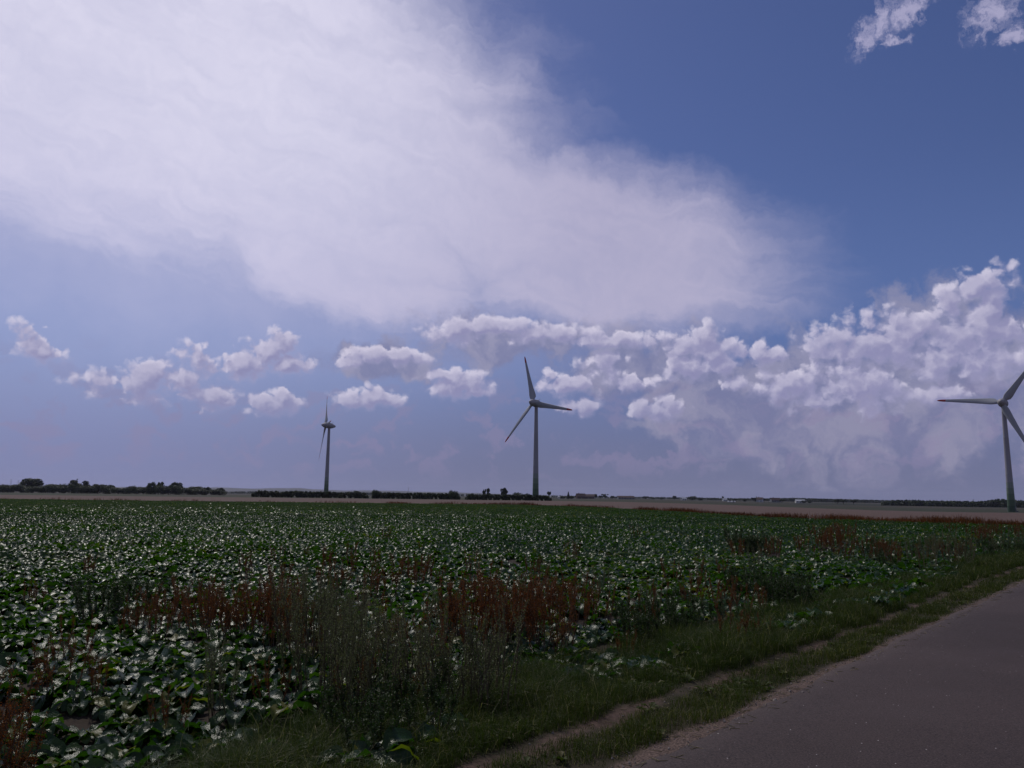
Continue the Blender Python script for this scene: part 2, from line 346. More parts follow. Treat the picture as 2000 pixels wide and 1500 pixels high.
def spread(bv, bf, R, off, tint_b=None, tint_i=None):
    "copies of a base mesh: R (m,3,3), off (m,3) -> verts, faces, tints"
    m = len(off); v = np.einsum('mij,nj->mni', R, bv) + off[:, None, :]
    f = bf[None] + (np.arange(m)*len(bv))[:, None, None]
    t = np.zeros((m, len(bv))) if tint_b is None else np.repeat(tint_b[None], m, 0)
    if tint_i is not None: t = t + tint_i[:, None]
    return v.reshape(-1, 3), f.reshape(-1, bf.shape[1]), t.reshape(-1)
class Acc:
    def __init__(s): s.v = []; s.f = []; s.t = []; s.n = 0
    def add(s, v, f, t=None):
        v = np.asarray(v, float); f = np.asarray(f); s.v.append(v); s.f.append(f+s.n); s.t.append(np.zeros(len(v)) if t is None else np.broadcast_to(t, len(v))); s.n += len(v)
    def get(s): return np.concatenate(s.v), np.concatenate(s.f), np.concatenate(s.t)
    def mesh(s, name, mat, smooth=True): v, f, t = s.get(); return mesh_np(name, v, f, mat, t, smooth)
def rotz(a):
    a = np.atleast_1d(a); R = np.zeros((len(a), 3, 3)); R[:, 0, 0] = np.cos(a); R[:, 0, 1] = -np.sin(a); R[:, 1, 0] = np.sin(a); R[:, 1, 1] = np.cos(a); R[:, 2, 2] = 1; return R
def rotx(a):
    a = np.atleast_1d(a); R = np.zeros((len(a), 3, 3)); R[:, 1, 1] = np.cos(a); R[:, 1, 2] = -np.sin(a); R[:, 2, 1] = np.sin(a); R[:, 2, 2] = np.cos(a); R[:, 0, 0] = 1; return R
def rand_rot(m):
    q = rng.normal(size=(m, 4)); q /= np.linalg.norm(q, axis=1, keepdims=True); w, x, y, z = q.T
    return np.stack([1-2*(y*y+z*z), 2*(x*y-z*w), 2*(x*z+y*w), 2*(x*y+z*w), 1-2*(x*x+z*z), 2*(y*z-x*w), 2*(x*z-y*w), 2*(y*z+x*w), 1-2*(x*x+y*y)], 1).reshape(m, 3, 3)
def grid_faces(a, b, wrap=False):
    i = np.arange(a-1)[:, None]*b; jn = b if wrap else b-1
    j = np.arange(jn)[None]; k = (np.arange(jn)[None]+1) % b
    return np.stack([i+j, i+k, i+b+k, i+b+j], -1).reshape(-1, 4)
def tube(path, rad, n=6):
    path = np.asarray(path, float); rad = np.broadcast_to(rad, len(path)); V_ = []
    for i, p_ in enumerate(path):
        d = path[min(i+1, len(path)-1)]-path[max(i-1, 0)]; d = d/(np.linalg.norm(d)+1e-9)
        u_ = np.cross(d, (0, 1, 0) if abs(d[1]) < .8 else (1, 0, 0)); u_ /= np.linalg.norm(u_); w_ = np.cross(d, u_)
        a = np.arange(n)*2*np.pi/n; V_.append(p_+rad[i]*(np.cos(a)[:, None]*u_+np.sin(a)[:, None]*w_))
    return np.concatenate(V_), grid_faces(len(path), n, True)
def box(x0, x1, y0, y1, z0, z1):
    v = np.array([(x, y, z) for z in (z0, z1) for x, y in ((x0, y0), (x1, y0), (x1, y1), (x0, y1))], float)
    return v, np.array([(0, 3, 2, 1), (4, 5, 6, 7), (0, 1, 5, 4), (1, 2, 6, 5), (2, 3, 7, 6), (3, 0, 4, 7)])
def vnoise(x, y, s, seed=0):
    "cheap smooth value noise, -1..1"
    r = np.random.default_rng(seed).uniform(-1, 1, (256, 256)); x = np.asarray(x)/s; y = np.asarray(y)/s
    xi = np.floor(x).astype(int); yi = np.floor(y).astype(int); fx = x-xi; fy = y-yi; fx = fx*fx*(3-2*fx); fy = fy*fy*(3-2*fy)
    g = lambda a, b: r[a % 256, b % 256]
    return (g(xi, yi)*(1-fx)+g(xi+1, yi)*fx)*(1-fy)+(g(xi, yi+1)*(1-fx)+g(xi+1, yi+1)*fx)*fy
def S(a, b, x): t = np.clip((np.asarray(x, float)-a)/(b-a), 0, 1); return t*t*(3-2*t)
# ---------------------------------------------------------------- the lie of the land
def hgt(x, y):
    x = np.asarray(x, float); y = np.asarray(y, float); t = t_of(x, y)
    z = -.22*S(1.3, 2.3, t) - .05*S(0, .3, t)
    a = x/np.maximum(np.abs(y), 1.)
    z = z - 3.5*S(90, 430, y)*S(.1, .6, a)
    near = S(60, 20, np.hypot(x, y))
    return z + near*S(.1, .5, t)*(.025*vnoise(x, y, .35, 1)+.03*vnoise(x, y, 1.1, 2)) + .04*vnoise(x, y, 3., 3)*S(2, 4, t)
AN = np.array([-1.2, -.667, -.33, 0, .1, .167, .25, .333, .667, 1.2])
DN = np.array([158, 160, 165, 176, 152, 126, 102, 83, 66, 56.])
def d_near(a): return np.interp(a, AN, DN)
def d_far(a): return np.interp(a, [-1.2, -.667, 0, .33, .667, 1.2], [300, 320, 385, 400, 428, 440.])
az = np.concatenate([np.arange(-180, -52, 4.), np.arange(-52, 52, .3), np.arange(52, 180.1, 4.)]); az[-1] = 180
rr = [.4]
while rr[-1] < 14000: rr.append(rr[-1]*1.021+.01)
rr = np.array(rr); A_, R_ = np.meshgrid(np.radians(az), rr); gx = R_*np.sin(A_); gy = R_*np.cos(A_)
gz = hgt(gx, gy)
me = mesh_np('ground', np.stack([gx, gy, gz], -1).reshape(-1, 3), grid_faces(len(rr), len(az))[:, ::-1], GROUND)
a_ = gx/np.maximum(np.abs(gy), 1.); dd = np.where(gy > 0, gy, 0)
wob = vnoise(gx, gy, 14., 5)*2
dn = d_near(a_)+wob; df = d_far(a_)
rg = S(-1, 1.5, dd-dn)*(1-S(-2, 3, dd-df)); gg = S(-2, 3, dd-df)*(1-S(500, 900, dd)); bb = S(500, 900, dd)
ca_ = me.color_attributes.new('region', 'FLOAT_COLOR', 'POINT')
ca_.data.foreach_set('color', np.stack([rg, gg, bb, np.ones_like(rg)], -1).astype(np.float32).ravel())
obj('ground', me, kind='structure')
# a lid closing the small hole under the camera
v, f = [], []
# road
ss = np.concatenate([np.arange(-12, 60, .12), np.arange(60, 900, 4.)]); tt_ = np.array([.07, .0, -.25, -1.2, -2.2, -3.2, -3.4, -3.47])
SS, TT = np.meshgrid(ss, tt_, indexing='ij'); TT = TT.copy()
ew = .03*vnoise(ss, ss*0, .5, 7)+.05*vnoise(ss, ss*0, 2.2, 8)+.02*vnoise(ss, ss*0, .17, 9)+.02; TT[:, 0] += ew; TT[:, 1] += ew; TT[:, -1] -= .06*vnoise(ss, ss*0, .7, 10)
X_, Y_ = w_of(TT, SS); Z_ = np.repeat(np.array([[-.05, .012, .02, .03, .03, .02, .01, -.05]]), len(ss), 0); Z_ = Z_ + hgt(X_, Y_)*(Y_ > 85)
obj('road', mesh_np('road', np.stack([X_, Y_, Z_], -1).reshape(-1, 3), grid_faces(len(ss), len(tt_)), ASPH), kind='structure')
# far hills
hx = np.radians(np.arange(-46, 46.1, .25)); prof = np.array([0, .35, .75, 1., .8, .4, 0]); rad = np.array([8200, 8600, 9000, 9400, 9900, 10400, 11000.])
hh = np.interp(np.degrees(hx), [-46, -30, -22, -17, -10, -4, 1, 8, 20, 46], [40, 52, 62, 66, 58, 50, 30, 16, 14, 20])
hh = hh*(1+.14*vnoise(np.degrees(hx), hx*0, 2.6, 12)+.06*vnoise(np.degrees(hx), hx*0, .8, 13))
HA, HR = np.meshgrid(hx, rad); HZ = prof[:, None]*hh[None]*(1+.1*vnoise(HA*57, HR, 700, 14))-6
m, n, b = new_mat('wooded_hillside'); pset(b, col=mix(n, sstep(n, noise(n, geo_pos(n), .0018, 4), .4, .6), (.014, .022, .016), (.03, .036, .024)), rough=.95)
obj('hills', mesh_np('hills', np.stack([HR*np.sin(HA), HR*np.cos(HA), HZ], -1).reshape(-1, 3), grid_faces(len(rad), len(hx))[:, ::-1], m), kind='structure')
# ---------------------------------------------------------------- sugar beet
def beet_leaf(L, W, th0, th1, rip, seed, nu, nv, roll=0.):
    s = np.linspace(0, 1, nu); th = np.radians(th0+(th1-th0)*s**1.25); ds = L/(nu-1)
    y = np.concatenate([[0], np.cumsum(np.cos((th[1:]+th[:-1])/2)*ds)]); z = np.concatenate([[0], np.cumsum(np.sin((th[1:]+th[:-1])/2)*ds)])
    u = np.clip((s-.36)/.64, 0, 1); w = .006+W*.5*np.sin(np.pi*u**.8)**.65
    t = np.linspace(-1, 1, nv)[None]; r_ = random.Random(seed); ph = r_.uniform(0, 6); ph2 = r_.uniform(0, 6)
    lat = t*w[:, None]; lift = (.45*np.abs(t)**1.5*w[:, None]) + rip*np.sin(s[:, None]*21+ph+(t > 0)*2.)*np.abs(t)*np.minimum(1, w[:, None]/.03) + rip*.5*np.sin(s[:, None]*11+ph2)
    nx = -np.sin(th)[:, None]; nz = np.cos(th)[:, None]
    cr, sr = math.cos(roll), math.sin(roll); la = lat*cr-lift*sr; li = lat*sr+lift*cr
    return np.stack([la, y[:, None]+nx*li, z[:, None]+nz*li], -1).reshape(-1, 3), grid_faces(nu, nv)
def beet_plant(seed, nl, nu, nv, size=1.):
    r_ = random.Random(seed); A = Acc()
    for k in range(nl):
        q = (k+.5)/nl; L = (.21+.10*r_.random())*(.72+.42*math.sin(math.pi*min(1, q+.2)))*size
        v, f = beet_leaf(L, L*(.36+.12*r_.random())*(1.2 if nu < 4 else 1), 88-26*q-r_.uniform(0, 16), r_.uniform(-25, -105)-8*q, .012*size, r_.random(), nu, nv, r_.uniform(-.5, .5))
        a = k*2.39996+r_.uniform(-.3, .3)
        v = v+np.array([0, .012, 0]); v = v @ rotz(a)[0].T
        A.add(v, f, min(1, max(0, r_.gauss(.42, .2))) if r_.random() > .05 else 1.)
    return A.get()
BEETS0 = [mesh_np('beet_plant', *(lambda q: (q[0], q[1], BEET, q[2]))(beet_plant(100+i, 19, 11, 5))) for i in range(8)]
B1 = [beet_plant(200+i, 15, 7, 3) for i in range(8)]; B2 = [beet_plant(300+i, 9, 4, 3, 1.1) for i in range(6)]; B3 = [beet_plant(400+i, 6, 4, 2, 1.15) for i in range(6)]
def scatter(r0_, r1_, dens, amax=.86):
    y1 = r1_; n_ = int(dens*(2*amax*y1*y1/2))
    n_ = int(dens*amax*(r1_**2-r0_**2)*1.02)
    y = np.sqrt(rng.uniform(r0_**2, r1_**2, n_)); x = rng.uniform(-amax, amax, n_)*y
    return x, y
def in_field(x, y, pad=0.):
    t = t_of(x, y); lim = 1.42+.35*vnoise(x, y, 1.6, 21)+pad+.6*S(8, 22, s_of(x, y))
    return (t > lim) & (y < d_near(x/np.maximum(y, .5))-1.5)
# poor patches where the crop has failed and weeds stand instead
BARE = [(*gpt(720, 1420, -.2), 1.0), (*gpt(990, 1230, -.2), .8), (*gpt(500, 1210, -.2), .7), (*gpt(1700, 1075, -.2), 5.), (*gpt(1930, 1075, -.2), 7.), (*gpt(1530, 1085, -.2), 2.5)]
def crop_ok(x, y):
    ok = in_field(x, y); pr = np.ones_like(x)
    for bx, by, br in BARE: pr = np.minimum(pr, S(br*.4, br*1.3, np.hypot(x-bx, y-by))+.45)
    pr = pr*np.where(vnoise(x, y, 2.4, 22) < -.7, .6, 1.)
    return ok & (rng.random(len(x)) < pr)
x, y = scatter(2.6, 26, 11.0); k = crop_ok(x, y); x, y = x[k], y[k]
o_ = np.argsort(np.hypot(x, y)+100*((np.abs(x) > .74*y) | (y < 3.5))); x, y = x[o_], y[o_]
xe = rng.uniform(-9, 6, 1500); ye = rng.uniform(-1.5, 8, 1500); k = ((np.abs(xe) > .86*ye) | (ye < 2.6)) & (t_of(xe, ye) > 1.6); xe, ye = xe[k], ye[k]
for i in range(300):
    o = bpy.data.objects.new('beet_plant', BEETS0[i % 8]); o.location = (x[i], y[i], float(hgt(x[i], y[i]))-.01)
    o.rotation_euler = (rng.normal(0, .09), rng.normal(0, .09), rng.uniform(0, 6.28)); s_ = rng.uniform(.72, 1.12); o.scale = (s_, s_, s_*rng.uniform(.85, 1.1)); link(o)
    tag(o, 'glossy green sugar beet plant in the nearest rows of the field', 'beet plant', 'sugar beet plants nearest the road')
def crop(x, y, P_, smin, smax, A):
    m = len(x); kk = rng.integers(0, len(P_), m)
    for j, (bv, bf, bt) in enumerate(P_):
        q = kk == j; c_ = q.sum()
        if not c_: continue
        s_ = rng.uniform(smin, smax, c_); R = rotx(.34*vnoise(x[q], y[q], 4.5, 33)+.22*vnoise(x[q], y[q], 1.2, 34)) @ rotz(rng.uniform(0, 6.28, c_)) @ rotx(rng.normal(0, .1, c_)) * s_[:, None, None]
        off = np.stack([x[q], y[q], hgt(x[q], y[q])-.01], 1)
        ti = .16*vnoise(x[q], y[q], 6., 31)+.1*vnoise(x[q], y[q], 1.3, 32)
        v, f, t = spread(bv, bf, R, off, bt, ti); A.add(v, f, np.clip(t, 0, 1))
k1 = np.arange(300, len(x)); A = Acc(); crop(np.concatenate([x[k1], xe]), np.concatenate([y[k1], ye]), B1, .72, 1.15, A); CROPS = [A]
x, y = scatter(26, 70, 9.5); k = crop_ok(x, y); A = Acc(); CROPS.append(A); crop(x[k], y[k], B2, .75, 1.2, A)
x, y = scatter(70, 182, 6.0, .76); k = crop_ok(x, y); A = Acc(); CROPS.append(A); crop(x[k], y[k], B3, .8, 1.3, A)
A = Acc()
for q in CROPS: A.add(*q.get())
me = A.mesh('beet_crop', BEET); me.materials.append(BEET_MID); me.materials.append(BEET_FAR)
nf_ = [sum(len(f) for f in q.f) for q in CROPS]
vc_ = np.concatenate([q.get()[0][q.get()[1][:, 0]] for q in CROPS]); dd_ = np.hypot(vc_[:, 0], vc_[:, 1])*np.exp(rng.normal(0, .30, len(vc_)))
me.polygons.foreach_set('material_index', ((dd_ > 18).astype(np.int32)+(dd_ > 70)).astype(np.int32))
obj('beet_crop', me, kind='stuff', label='dense field of sugar beet reaching to the brown stubble', cat='crop')
# ---------------------------------------------------------------- grasses of the verge
def blades(x, y, h, w, lean, tint, A):
    m = len(x); a = rng.uniform(0, 6.28, m); la = rng.uniform(0, 6.28, m); z = hgt(x, y)-.01
    dx, dy = np.cos(a)*w/2, np.sin(a)*w/2; lx, ly = np.cos(la)*lean*h, np.sin(la)*lean*h
    P0 = np.stack([x, y, z], 1); D = np.stack([dx, dy, dx*0], 1); Lh = np.stack([lx, ly, dx*0], 1); Up = np.stack([dx*0, dx*0, h], 1)
    c1 = P0+Up*.55+Lh*.3; c2 = P0+Up*np.maximum(.35, 1-.5*lean)[:, None]+Lh
    v = np.stack([P0-D, P0+D, c1-D*.8, c1+D*.8, c2-D*.12, c2+D*.12], 1).reshape(-1, 3)
    f = (np.array([[0, 1, 3, 2], [2, 3, 5, 4]])[None]+(np.arange(m)*6)[:, None, None]).reshape(-1, 4)
    A.add(v, f, np.repeat(tint, 6))
def strip(s0, s1, t0, t1, dens):
    n_ = int((s1-s0)*(t1-t0)*dens); s = rng.uniform(s0, s1, n_); t = rng.uniform(t0, t1, n_); x, y = w_of(t, s); return x, y, t, s
A = Acc()
for s0, s1, dens, wm in ((-7, -2.5, 4500, 1.2), (-2.5, 4, 9000, 1.), (4, 10, 5200, 1.3), (10, 22, 2600, 1.9), (22, 50, 1000, 3.2), (50, 95, 380, 6.)):
    x, y, t, s = strip(s0, s1, .12, 2.9, dens)
    w1 = vnoise(x, y, .45, 41); w2 = vnoise(x, y, 1.3, 42); w3 = vnoise(x, y, .16, 43); tw = t+.1*w1+.1*w2
    short = S(.17, .30, tw)*(1-S(.66, .78, tw)); tall = S(.88, 1.0, tw); edge = S(1.5, 1.9, tw)
    trk = (1-short)*(1-tall)
    cl = .5+.5*w1+.35*w3
    pr = short*np.clip(cl*.9+.25, 0, 1)*.8+tall*np.clip(.8+.3*w1, 0, 1)+trk*np.clip(.25+.6*w1+.8*w3, 0, .9)*.7
    pr += .35*np.clip(w3+.8*w1-.5, 0, 1)*(tw < .2)*(t > .05)
    pr *= np.where(t > 2.4, S(2.4, 3., t)*-.6+1, 1)
    pr *= (y < d_near(x/np.maximum(y, .5))+2)
    k = rng.random(len(x)) < pr; x, y, t, tw, sh, ta, ed, w2 = x[k], y[k], t[k], tw[k], short[k], tall[k], edge[k], w2[k]
    h = (.030+.045*sh+.085*ta+.09*ed)*np.exp(rng.normal(0, .38, len(x)))*(1+.35*w2)*(1+.6*vnoise(x, y, .33, 44))
    ti = np.clip(rng.normal(.42, .17, len(x))+.12*w2+.12*sh-.1*ed, 0, .84); ti = np.where(rng.random(len(x)) < .035, 1., ti)
    blades(x, y, np.clip(h, .015, .42), (.0028+.002*rng.random(len(x)))*wm, rng.uniform(.15, .95, len(x)), ti, A)
obj('verge_grass', A.mesh('verge_grass', GRASS, False), kind='stuff', label='uneven green and straw coloured grass along the road edge', cat='grass')
# broad low herbs among the grass
A = Acc(); x, y, t, s = strip(-2, 40, .3, 2.6, 26); k = ((t < .7) | (t > 1.0)) & (rng.random(len(x)) < np.clip(.3+.8*vnoise(x, y, .8, 46), .03, 1)); x, y = x[k], y[k]
hv, hf = beet_leaf(.09, .028, 55, -5, .002, .3, 4, 3)
for rep in range(7):
    R = rotz(rng.uniform(0, 6.28, len(x)))*rng.uniform(.5, 1.3, len(x))[:, None, None]
    v, f, t_ = spread(hv, hf, R, np.stack([x, y, hgt(x, y)], 1), None, rng.uniform(.3, .8, len(x))); A.add(v, f, t_)
obj('verge_herbs', A.mesh('verge_herbs', GRASS), kind='stuff', label='low rosettes of plantain and clover in the verge', cat='herbs')
# straw and stones on the shoulder
A = Acc(); x, y, t, s = strip(-6, 30, -.12, 1.2, 62); m_ = len(x)
bv, bf = box(-.0016, .0016, -.5, .5, -.001, .002); R = rotz(rng.uniform(0, 6.28, m_)) @ rotx(rng.normal(0, .1, m_))
sc_ = np.stack([np.ones(m_), rng.uniform(.03, .12, m_), np.ones(m_)], 1); R = R*sc_[:, None, :]
zz_ = np.maximum(hgt(x, y), np.where(t < 0, .012, -1))+.006
v, f, t_ = spread(bv, bf, R, np.stack([x, y, zz_], 1), None, np.where(rng.random(m_) < .35, 1., .88)); A.add(v, f, t_)
obj('loose_straw', A.mesh('loose_straw', GRASS, False), kind='stuff', label='pale straw bits scattered on the shoulder and wheel track', cat='straw')
A = Acc(); x, y, t, s = strip(-6, 26, -.3, 1.05, 420); k = rng.random(len(x)) < np.exp(-((t-.12)/.2)**2)*.9+.12*((t > .65) & (t < .98)); x, y = x[k], y[k]; m_ = len(x)
ov = np.array([(1, 0, 0), (-1, 0, 0), (0, 1, 0), (0, -1, 0), (0, 0, 1), (0, 0, -1)], float); of = np.array([(0, 2, 4), (2, 1, 4), (1, 3, 4), (3, 0, 4), (2, 0, 5), (1, 2, 5), (3, 1, 5), (0, 3, 5)])
R = rand_rot(m_)*(rng.uniform(.5, 1., (m_, 1, 3))*np.exp(rng.normal(-5.25, .55, m_))[:, None, None])
v, f, t_ = spread(ov, of, R, np.stack([x, y, np.maximum(hgt(x, y), np.where(t_of(x, y) < 0, .01, -1))+.003], 1)); A.add(v, f, t_)
m, n, b = new_mat('stone'); pset(b, col=mix(n, noise(n, geo_pos(n), 40, 2), (.06, .048, .043), (.28, .24, .21)), rough=.85)
obj('gravel', A.mesh('gravel', m, False), kind='stuff', label='small loose stones along the crumbling road edge', cat='gravel')
# ---------------------------------------------------------------- tall weeds
def weed(seed, h, stems, spreadr, leaf, nleaf, top, lean=.12, big=0, up_=True):
    r_ = np.random.default_rng(seed); SA, LA = Acc(), Acc()
    for k in range(stems):
        a = r_.uniform(0, 6.28); b0 = np.array([math.cos(a), math.sin(a), 0])*r_.uniform(0, spreadr); hh_ = h*r_.uniform(.7, 1.05)
        tip = b0+np.array([math.cos(a)*lean*hh_+r_.normal(0, .03), math.sin(a)*lean*hh_+r_.normal(0, .03), hh_])
        pts = [b0, b0*.6+tip*.4+r_.normal(0, .012, 3), b0*.3+tip*.7+r_.normal(0, .015, 3), tip]
        v, f = tube(pts, [.006, .005, .0035, .0015], 4); SA.add(v, f)
        pts = np.array(pts)
        br = [(pts, top, 1.)]
        for _ in range(4):
            q = r_.uniform(.4, .85); p0 = np.array([np.interp(q, [0, .4, .7, 1], pts[:, i]) for i in range(3)]); a2 = r_.uniform(0, 6.28); l2 = h*r_.uniform(.12, .28)
            p1 = p0+np.array([math.cos(a2)*.3*l2, math.sin(a2)*.3*l2, .9*l2]); v, f = tube([p0, p1], [.003, .001], 4); SA.add(v, f); br.append((np.array([p0, p0*.6+p1*.4, p0*.3+p1*.7, p1]), 0., .35))
        for pp, q0, sh in br:
            c_ = int(nleaf*sh/stems); q = r_.uniform(q0, 1, c_); p_ = np.stack([np.interp(q, [0, .4, .7, 1], pp[:, i]) for i in range(3)], 1)
            s_ = leaf*r_.uniform(.5, 1.3, c_)*(1.15-.45*q)
            d_ = r_.normal(size=(c_, 3)); d_[:, 2] = np.abs(d_[:, 2])*.8+.3; d_ /= np.linalg.norm(d_, axis=1, keepdims=True)
            e_ = np.cross(d_, r_.normal(size=(c_, 3))); e_ /= np.linalg.norm(e_, axis=1, keepdims=True)
            o0 = p_+r_.normal(0, leaf*.45, (c_, 3)); s3 = s_[:, None]
            v = np.stack([o0, o0+d_*s3*.5+e_*s3*.28, o0+d_*s3, o0+d_*s3*.5-e_*s3*.28], 1).reshape(-1, 3)
            LA.add(v, np.arange(4*c_).reshape(-1, 4), np.repeat(np.clip(r_.normal(.45, .25, c_), 0, 1), 4))
    for k in range(big):
        L = h*r_.uniform(.25, .4); v, f = beet_leaf(L, L*.28, 70, -20, .01, r_.random(), 5, 3); a = r_.uniform(0, 6.28); LA.add(v @ rotz(a)[0].T+np.array([0, 0, r_.uniform(0, .3)*h]), f, r_.uniform(0, .5))
    return SA, LA
def weed_kind(name, mat, cat, n_, **kw):
    out = []
    for i in range(n_):
        SA, LA = weed(hash(cat) % 1 + 900+i*7+len(name), **kw); out.append((SA.mesh(name+'_stem', STEM), LA.mesh(name+'_leaf', mat, False)))
    return name, cat, out
DK = weed_kind('dock_plant', DOCK, 'dock plant', 5, h=.85, stems=6, spreadr=.22, leaf=.015, nleaf=1300, top=.3, lean=.2)
GF = weed_kind('goosefoot_plant', GOOSE, 'weed', 4, h=.95, stems=11, spreadr=.28, leaf=.014, nleaf=2100, top=.15, lean=.14)
DW = weed_kind('leafy_weed', DARKW, 'weed', 4, h=.7, stems=8, spreadr=.24, leaf=.026, nleaf=1300, top=.1, lean=.26, big=5)
for nm_, ct_, L_ in (DK, GF, DW): pass
def put_weeds(kind, px0, px1, py0, py1, n_, smin, smax, label, group):
    name, cat, P_ = kind
    for i in range(n_):
        q_ = 1.0 if px1-px0 > 400 else .42; x_, y_ = gpt((px0+px1)/2+(px1-px0)*(rng.normal(0, q_) if q_ < 1 else rng.uniform(-.5, .5)), (py0+py1)/2+(py1-py0)*rng.normal(0, .45), -.2); s_ = rng.uniform(smin, smax)
        if t_of(x_, y_) < (1.5 if py1 > 1110 else 1.0): continue
        st, lf = P_[rng.integers(len(P_))]
        e = bpy.data.objects.new(name, None); e.empty_display_size = .2; e.location = (x_, y_, float(hgt(x_, y_))-.01); e.rotation_euler = (0, 0, rng.uniform(0, 6.28)); e.scale = (s_*rng.uniform(.85, 1.3),)*2+(s_,); link(e)
        tag(e, label, cat, group); obj('stem', st, e); obj('seed_head' if kind is DK else 'foliage', lf, e)
for a in WEEDS: put_weeds({'D': DK, 'G': GF, 'W': DW}[a[0]], *a[1:])
# reddish fringe of dock along the far side of the crop
A = Acc(); m_ = 9000; a = rng.uniform(-.16, .8, m_); a = np.where(rng.random(m_) < .12, rng.uniform(-.8, -.1, m_), a)
y = d_near(a)+rng.normal(.5, 2.6, m_)*np.where(a > .05, 1, .6); x = a*y; k = (vnoise(x, y, 5., 61)+.5*vnoise(x, y, 1.5, 64) > -.25) & (t_of(x, y) > 3.0); x, y, a = x[k], y[k], a[k]
for rep in range(5):
    h_ = rng.uniform(.15, .7, len(x))*(1+.6*vnoise(x, y, 4., 62)); blades(x+rng.normal(0, .12, len(x)), y+rng.normal(0, .12, len(x)), h_, rng.uniform(.015, .05, len(x)), rng.uniform(.05, .5, len(x)), np.clip(rng.normal(.22, .2, len(x))+.15*vnoise(x, y, 9., 63), 0, 1), A)
obj('dock_fringe', A.mesh('dock_fringe', DOCK, False), kind='stuff', label='rust red strip of dock between the beet and the stubble', cat='weeds')
# ---------------------------------------------------------------- wind turbines
def lathe(prof, n=28, axis='z'):
    a = np.arange(n)*2*np.pi/n; P_ = np.array(prof, float); v = np.stack([P_[:, 1][:, None]*np.cos(a), P_[:, 1][:, None]*np.sin(a), P_[:, 0][:, None]+0*a], -1).reshape(-1, 3)
    f = grid_faces(len(P_), n, True)
    if axis == 'y': v = v[:, [0, 2, 1]]; f = f[:, ::-1]
    return v, f
HUBZ = 65.; HY = -3.3
tv_, tf_ = lathe([(-1.5, 2.25), (0, 2.2), (8, 2.02), (20, 1.8), (21.9, 1.77), (22, 1.78), (22.15, 1.78), (22.25, 1.765), (43.9, 1.42), (44, 1.43), (44.15, 1.43), (44.25, 1.415), (62.2, 1.14), (63.4, 1.2), (64.2, 1.2)], 40)
ME_TOWER = mesh_np('tower', tv_, tf_, TOWER)
hv_, hf_ = lathe([(-7.3, 0), (-7.25, .28), (-6.9, .75), (-6.2, 1.3), (-5.2, 1.9), (-4.2, 2.3), (-3.2, 2.48), (-2.2, 2.5), (-1.75, 2.45), (-1.7, 2.2)], 32, 'y')
nv_, nf_ = lathe([(-1.62, 2.2), (-1.6, 2.55), (-.6, 2.68), (.6, 2.65), (2, 2.4), (3.4, 1.95), (4.6, 1.4), (5.5, .85), (6., .35), (6.1, 0)], 32, 'y')
# the lathes are on the local y axis; lift to hub height
hv_ = hv_+[0, 0, 0]; ME_HUB = mesh_np('hub', hv_, hf_, NAC); ME_NAC = mesh_np('nacelle', nv_, nf_, NAC)
def blade_sections(r0_, r1_, k):
    rs = np.linspace(r0_, r1_, k); V_ = []
    ts = np.arange(16)*2*np.pi/16
    for r_ in rs:
        ch = np.interp(r_, [1.6, 2.6, 4.2, 6, 10, 18, 28, 33, 34.8, 35.5], [2.0, 2.8, 4.6, 4.6, 3.7, 2.7, 1.8, 1.3, .85, .15])
        th = np.interp(r_, [1.6, 3.5, 6, 12, 25, 35.5], [1.9, 1.6, 1.2, .75, .4, .12]); tw = math.radians(np.interp(r_, [1.6, 5, 12, 22, 35.5], [34, 27, 13, 6, 2]))
        off = np.interp(r_, [1.6, 4, 8, 35.5], [0, .55, .5, .1])
        x = np.cos(ts)*ch/2+off; y = np.sin(ts)*th/2*np.where(np.cos(ts) > 0, 1-.65*np.cos(ts), 1)
        V_.append(np.stack([x*math.cos(tw)-y*math.sin(tw), x*math.sin(tw)+y*math.cos(tw)-.012*r_*0, ts*0+r_], -1))
    V_ = np.concatenate(V_); f = grid_faces(k, 16, True); return V_, f
bv_, bf_ = blade_sections(1.6, 30.6, 26); ME_BLADE = mesh_np('blade', bv_, bf_, BLADE)
bv_, bf_ = blade_sections(30.6, 35.5, 10); nb = len(bv_); bv_ = np.concatenate([bv_, [(bv_[-16:].mean(0))]]); bf_ = np.concatenate([bf_, [(nb-16+i, nb-16+(i+1) % 16, nb, nb) for i in range(0)]]) if False else bf_
ME_TIP = mesh_np('red_tip', bv_, bf_, REDP)
sa = Acc(); v, f = box(-.55, .55, -2.32, -1.9, .9, 3.2); sa.add(v, f); v, f = box(-.8, .8, -3.2, -2.0, .0, .75); sa.add(v, f); v, f = box(-.8, .8, -3.6, -3.2, 0, .35); sa.add(v, f); ME_DOOR = sa.mesh('door', DOOR, False)
sa = Acc(); v, f = tube([(0, 3.2, 1.8), (0, 3.2, 3.9)], .05, 6); sa.add(v, f); v, f = tube([(-.5, 3.2, 3.6), (.5, 3.2, 3.6)], .035, 6); sa.add(v, f); v, f = tube([(-.5, 3.2, 3.6), (-.5, 3.2, 4.1)], .08, 6); sa.add(v, f)
v, f = tube([(.5, 3.2, 3.6), (.5, 3.2, 4.0)], .08, 6); sa.add(v, f); v, f = box(-.25, .25, 1.9, 2.5, 2.2, 2.9); sa.add(v, f); ME_ANE = sa.mesh('wind_vane', STEEL)
